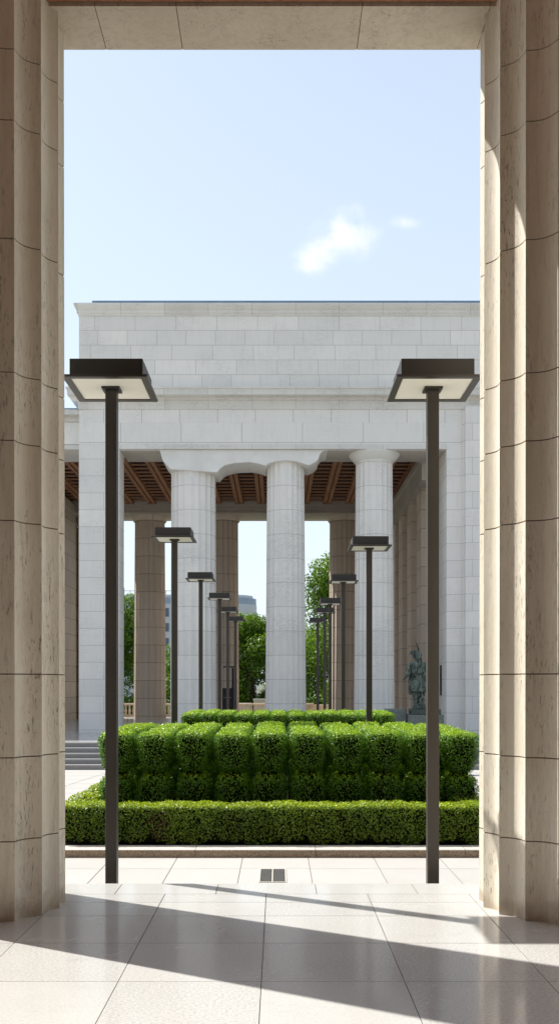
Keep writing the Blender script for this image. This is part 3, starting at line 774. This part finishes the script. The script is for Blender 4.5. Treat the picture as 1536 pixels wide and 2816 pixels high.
def skirt(u, v0, v1, w0, w1, d0, d1, folds, amp, dy=0, du=0):
    K = 56; o = []; J = 7
    for j in range(J):
        t = j/(J-1); v = v0+(v1-v0)*t; x, z = sp(u+du*t, v); w = (w0+(w1-w0)*t**.8)*.14235*SY/F_; d = d0+(d1-d0)*t
        for i in range(K):
            a = 2*PI*i/K; f = 1+amp*(.3+t)*math.sin(folds*a+1.7*math.sin(2*a))
            o.append((x+w*f*math.cos(a), SY+dy+d*f*math.sin(a), z+.012*math.sin(folds*a*.5)*t))
    m.add(o, [(j*K+i,(j+1)*K+i,(j+1)*K+(i+1)%K,j*K+(i+1)%K) for j in range(J-1) for i in range(K)] + [tuple(range(K)), tuple((J-1)*K+i for i in range(K-1,-1,-1))])
skirt(610, 990, 1275, 115, 172, .17, .22, 13, .09)                 # tunic skirt
skirt(665, 760, 1290, 130, 95, .12, .14, 9, .12, dy=.14, du=15)           # cape behind
skirt(480, 900, 1330, 30, 38, .06, .07, 5, .12, dy=.10, du=0)        # cape edge on the left
ball_chain(m, [rg(560,1240,62,.10), rg(565,1380,52,.09), rg(575,1500,44,.08), rg(570,1560,52,.10), rg(560,1608,62,.14,-.05)])   # legs in wrapped boots
ball_chain(m, [rg(680,1240,80,.12), rg(680,1380,62,.10), rg(680,1480,52,.09), rg(690,1560,70,.12), rg(695,1608,88,.15,-.03)])
ball_chain(m, [rg(620,610,60,.10,-.02), rg(620,660,55,.09), rg(620,720,75,.11)])                                              # neck
ball_chain(m, [rg(605,500,40,.07,-.02), rg(603,525,78,.11,-.03), rg(600,570,86,.125,-.03), rg(605,620,78,.12,-.03), rg(612,668,50,.09,-.03)])   # head
ball_chain(m, [rg(575,488,40,.08), rg(580,505,95,.14), rg(590,545,106,.15,.02), rg(640,600,52,.13,.06), rg(655,680,48,.12,.06)])   # fur hood
x0, z0 = sp(520,530); x1, z1 = sp(445,530); limb_to(m, (x0,SY-.04,z0), (x1,SY-.10,z1), .055, .03)                              # muzzle of the fur hood
x0, z0 = sp(605,590); limb_to(m, (x0-.01,SY-.14,z0+.02), (x0-.015,SY-.17,z0-.035), .015, .022, 8)                              # nose
x0, z0 = sp(560,690); x1, z1 = sp(545,790); limb_to(m, (x0,SY-.1,z0), (x1,SY-.17,z1), .07, .05); x2, z2 = sp(510,930); limb_to(m, (x1,SY-.17,z1), (x2,SY-.18,z2), .05, .045)   # scarf
x0, z0 = sp(470,775); x1, z1 = sp(430,900); x2, z2 = sp(375,1000); x3, z3 = sp(340,1028)
limb_to(m, (x0,SY-.02,z0), (x1,SY-.06,z1), .105, .085); limb_to(m, (x1,SY-.06,z1), (x2,SY-.22,z2), .085, .05); limb_to(m, (x2,SY-.22,z2), (x3,SY-.27,z3), .042, .034)
for k in range(5):
    a = (k-2)*.013; limb_to(m, (x3+a,SY-.27,z3), (x3-.035+a*1.4,SY-.30-.008*k,z3-.05+.006*abs(k-2)), .012, .009, 6)
x0, z0 = sp(770,780); x1, z1 = sp(800,930); x2, z2 = sp(700,960)
limb_to(m, (x0,SY,z0), (x1,SY-.08,z1), .10, .085); limb_to(m, (x1,SY-.08,z1), (x2,SY-.26,z2), .08, .05)
fig = m.build('figure', M['patina'], st, org=st.location)
rm = fig.modifiers.new('fuse', 'REMESH'); rm.mode = 'VOXEL'; rm.voxel_size = .013
tx = bpy.data.textures.new('folds', 'CLOUDS'); tx.noise_scale = .06; tx.noise_depth = 3
dm = fig.modifiers.new('folds', 'DISPLACE'); dm.texture = tx; dm.strength = .075; dm.mid_level = .5; dm.texture_coords = 'LOCAL'
m = MB(); o = []
pth = [(645,520,.030),(628,450,.026),(612,400,.020),(598,350,.012),(583,318,.007),(570,292,.003)]
ball_chain(m, [(*((lambda q: (q[0], SY+.04, q[1]))(sp(u,v))), r, r*.4) for u, v, r in pth], 8)
m.build('feather', plain('dark_bronze', (.015,.02,.018), .5, .4), st, smooth=50, org=st.location)
pd = MB(); x0 = sp(515,0)[0]-.08; x1 = x0+1.0
pd.box(x0, x1, SY-.42, SY+.48, fz-.19, fz-.005); 
stp = MB(); stp.box(x0-.09, x1+.09, SY-.5, SY+.56, -.25, fz-.193)
PM = granite('grey_green_stone', (.22,.24,.21), (.12,.14,.12), .7, 20)
pe = tag(stp.build('pedestal', PM, bevel=.015), 'grey-green stone pedestal under the bronze statue', 'pedestal')
pl = pd.build('plinth', granite('bronze_plinth', (.07,.10,.085), (.035,.05,.04), .5, 20), st, bevel=.02, org=st.location)
m = MB(); bx0 = sp(20,0)[0]; m.box(bx0, x0-.12, SY+.1, SY+1.0, -.25, sp(0,1620)[1]); 
m2 = m.build('stone_block', PM, bevel=.02); tag(m2, 'long low grey stone block beside the statue pedestal, behind the far hedge', 'block')
m = MB(); ex0 = sp(1030,0)[0]; m.box(ex0, ex0+.19, SY+1.5, SY+1.75, -.25, sp(0,1765)[1]); m.box(ex0+.02, ex0+.17, SY+1.48, SY+1.5, .0, .1)
tag(m.build('utility_box', M['metal'], bevel=.01), 'small grey utility box on the platform right of the near right lamp pole', 'box')

# ------------------------------------------------------------------ light and sky
EL, AZ = 49.3, 30.   # sun height; light travels towards +x and the camera
sd = Vector((math.cos(R(AZ))*math.cos(R(EL)), -math.sin(R(AZ))*math.cos(R(EL)), -math.sin(R(EL))))
sun = bpy.data.lights.new('sun', 'SUN'); sun.energy = 4.9; sun.angle = R(.53); sun.color = (1, .965, .90)
so = bpy.data.objects.new('sun', sun); col.objects.link(so); so.rotation_euler = sd.to_track_quat('-Z','Y').to_euler(); so.location = (-8, 4, 20)
w = bpy.data.worlds.new('World'); S.world = w; w.use_nodes = True
nt = w.node_tree; bg = nt.nodes['Background']
sky = nt.nodes.new('ShaderNodeTexSky'); sky.sky_type = 'NISHITA'; sky.sun_disc = False
sky.sun_elevation = R(EL); sky.sun_rotation = R(-(90-AZ)); sky.air_density = 1.0; sky.dust_density = 1.2; sky.ozone_density = 1.0; sky.altitude = 50
bg.inputs[1].default_value = .15
def N(t, **k):
    n = nt.nodes.new(t)
    for a, b in k.items(): setattr(n, a, b)
    return n
def MA(op, a, b=None):
    n = N('ShaderNodeMath', operation=op)
    for i, q in enumerate((a, b)):
        if q is None: continue
        if isinstance(q, (int, float)): n.inputs[i].default_value = q
        else: nt.links.new(q, n.inputs[i])
    return n.outputs[0]
tc = N('ShaderNodeTexCoord'); sx = N('ShaderNodeSeparateXYZ'); nt.links.new(tc.outputs['Generated'], sx.inputs[0])
yy = MA('MAXIMUM', sx.outputs[1], .01); U = MA('DIVIDE', sx.outputs[0], yy); V_ = MA('DIVIDE', sx.outputs[2], yy)
cb = N('ShaderNodeCombineXYZ'); nt.links.new(U, cb.inputs[0]); nt.links.new(V_, cb.inputs[1])
nz = N('ShaderNodeTexNoise'); nz.inputs['Scale'].default_value = 26; nz.inputs['Detail'].default_value = 6; nz.inputs['Roughness'].default_value = .55; nt.links.new(cb.outputs[0], nz.inputs['Vector'])
def lobe(px, py, rx, ry, amt):
    u0, v0 = (px*1.09324-VX)/F_, (VY-py*1.09324)/F_
    a = MA('DIVIDE', MA('SUBTRACT', U, u0), rx*1.09324/F_); b = MA('DIVIDE', MA('SUBTRACT', V_, v0), ry*1.09324/F_)
    d = MA('ADD', MA('MULTIPLY', a, a), MA('MULTIPLY', b, b)); g = MA('MULTIPLY', MA('POWER', 2.718, MA('MULTIPLY', d, -1.0)), amt)
    return g
cl = None
for q in ((866,592,84,66,1.1),(898,545,36,38,.8),(775,655,58,46,.9),(815,615,72,52,1.1),(1022,560,60,22,.55),(925,590,40,60,.4)):
    g = lobe(*q); cl = g if cl is None else MA('MAXIMUM', cl, g)
f = MA('MULTIPLY', cl, MA('MULTIPLY', MA('SUBTRACT', nz.outputs['Fac'], .22), 2.6))
mr = N('ShaderNodeMapRange'); mr.interpolation_type = 'SMOOTHSTEP'; mr.inputs[1].default_value = .14; mr.inputs[2].default_value = 1.25; mr.inputs[4].default_value = .9; nt.links.new(f, mr.inputs[0])
# thin bright high haze, thicker low down, as on a hazy summer noon
hz_ = N('ShaderNodeMapRange'); hz_.inputs[1].default_value = 0; hz_.inputs[2].default_value = .75; hz_.inputs[3].default_value = .86; hz_.inputs[4].default_value = .42; nt.links.new(sx.outputs[2], hz_.inputs[0])
m1 = N('ShaderNodeMix', data_type='RGBA'); nt.links.new(hz_.outputs[0], m1.inputs[0]); nt.links.new(sky.outputs[0], m1.inputs[6]); m1.inputs[7].default_value = (4.25, 4.75, 5.2, 1)
m2_ = N('ShaderNodeMix', data_type='RGBA'); nt.links.new(mr.outputs[0], m2_.inputs[0]); nt.links.new(m1.outputs[2], m2_.inputs[6]); m2_.inputs[7].default_value = (5.8, 5.85, 5.9, 1)
nt.links.new(m2_.outputs[2], bg.inputs[0])
S.view_settings.view_transform = 'Standard'; S.view_settings.look = 'None'; S.view_settings.gamma = 1; S.view_settings.exposure = .50
S.cycles.max_bounces = 10; S.cycles.diffuse_bounces = 5; S.cycles.use_denoising = True
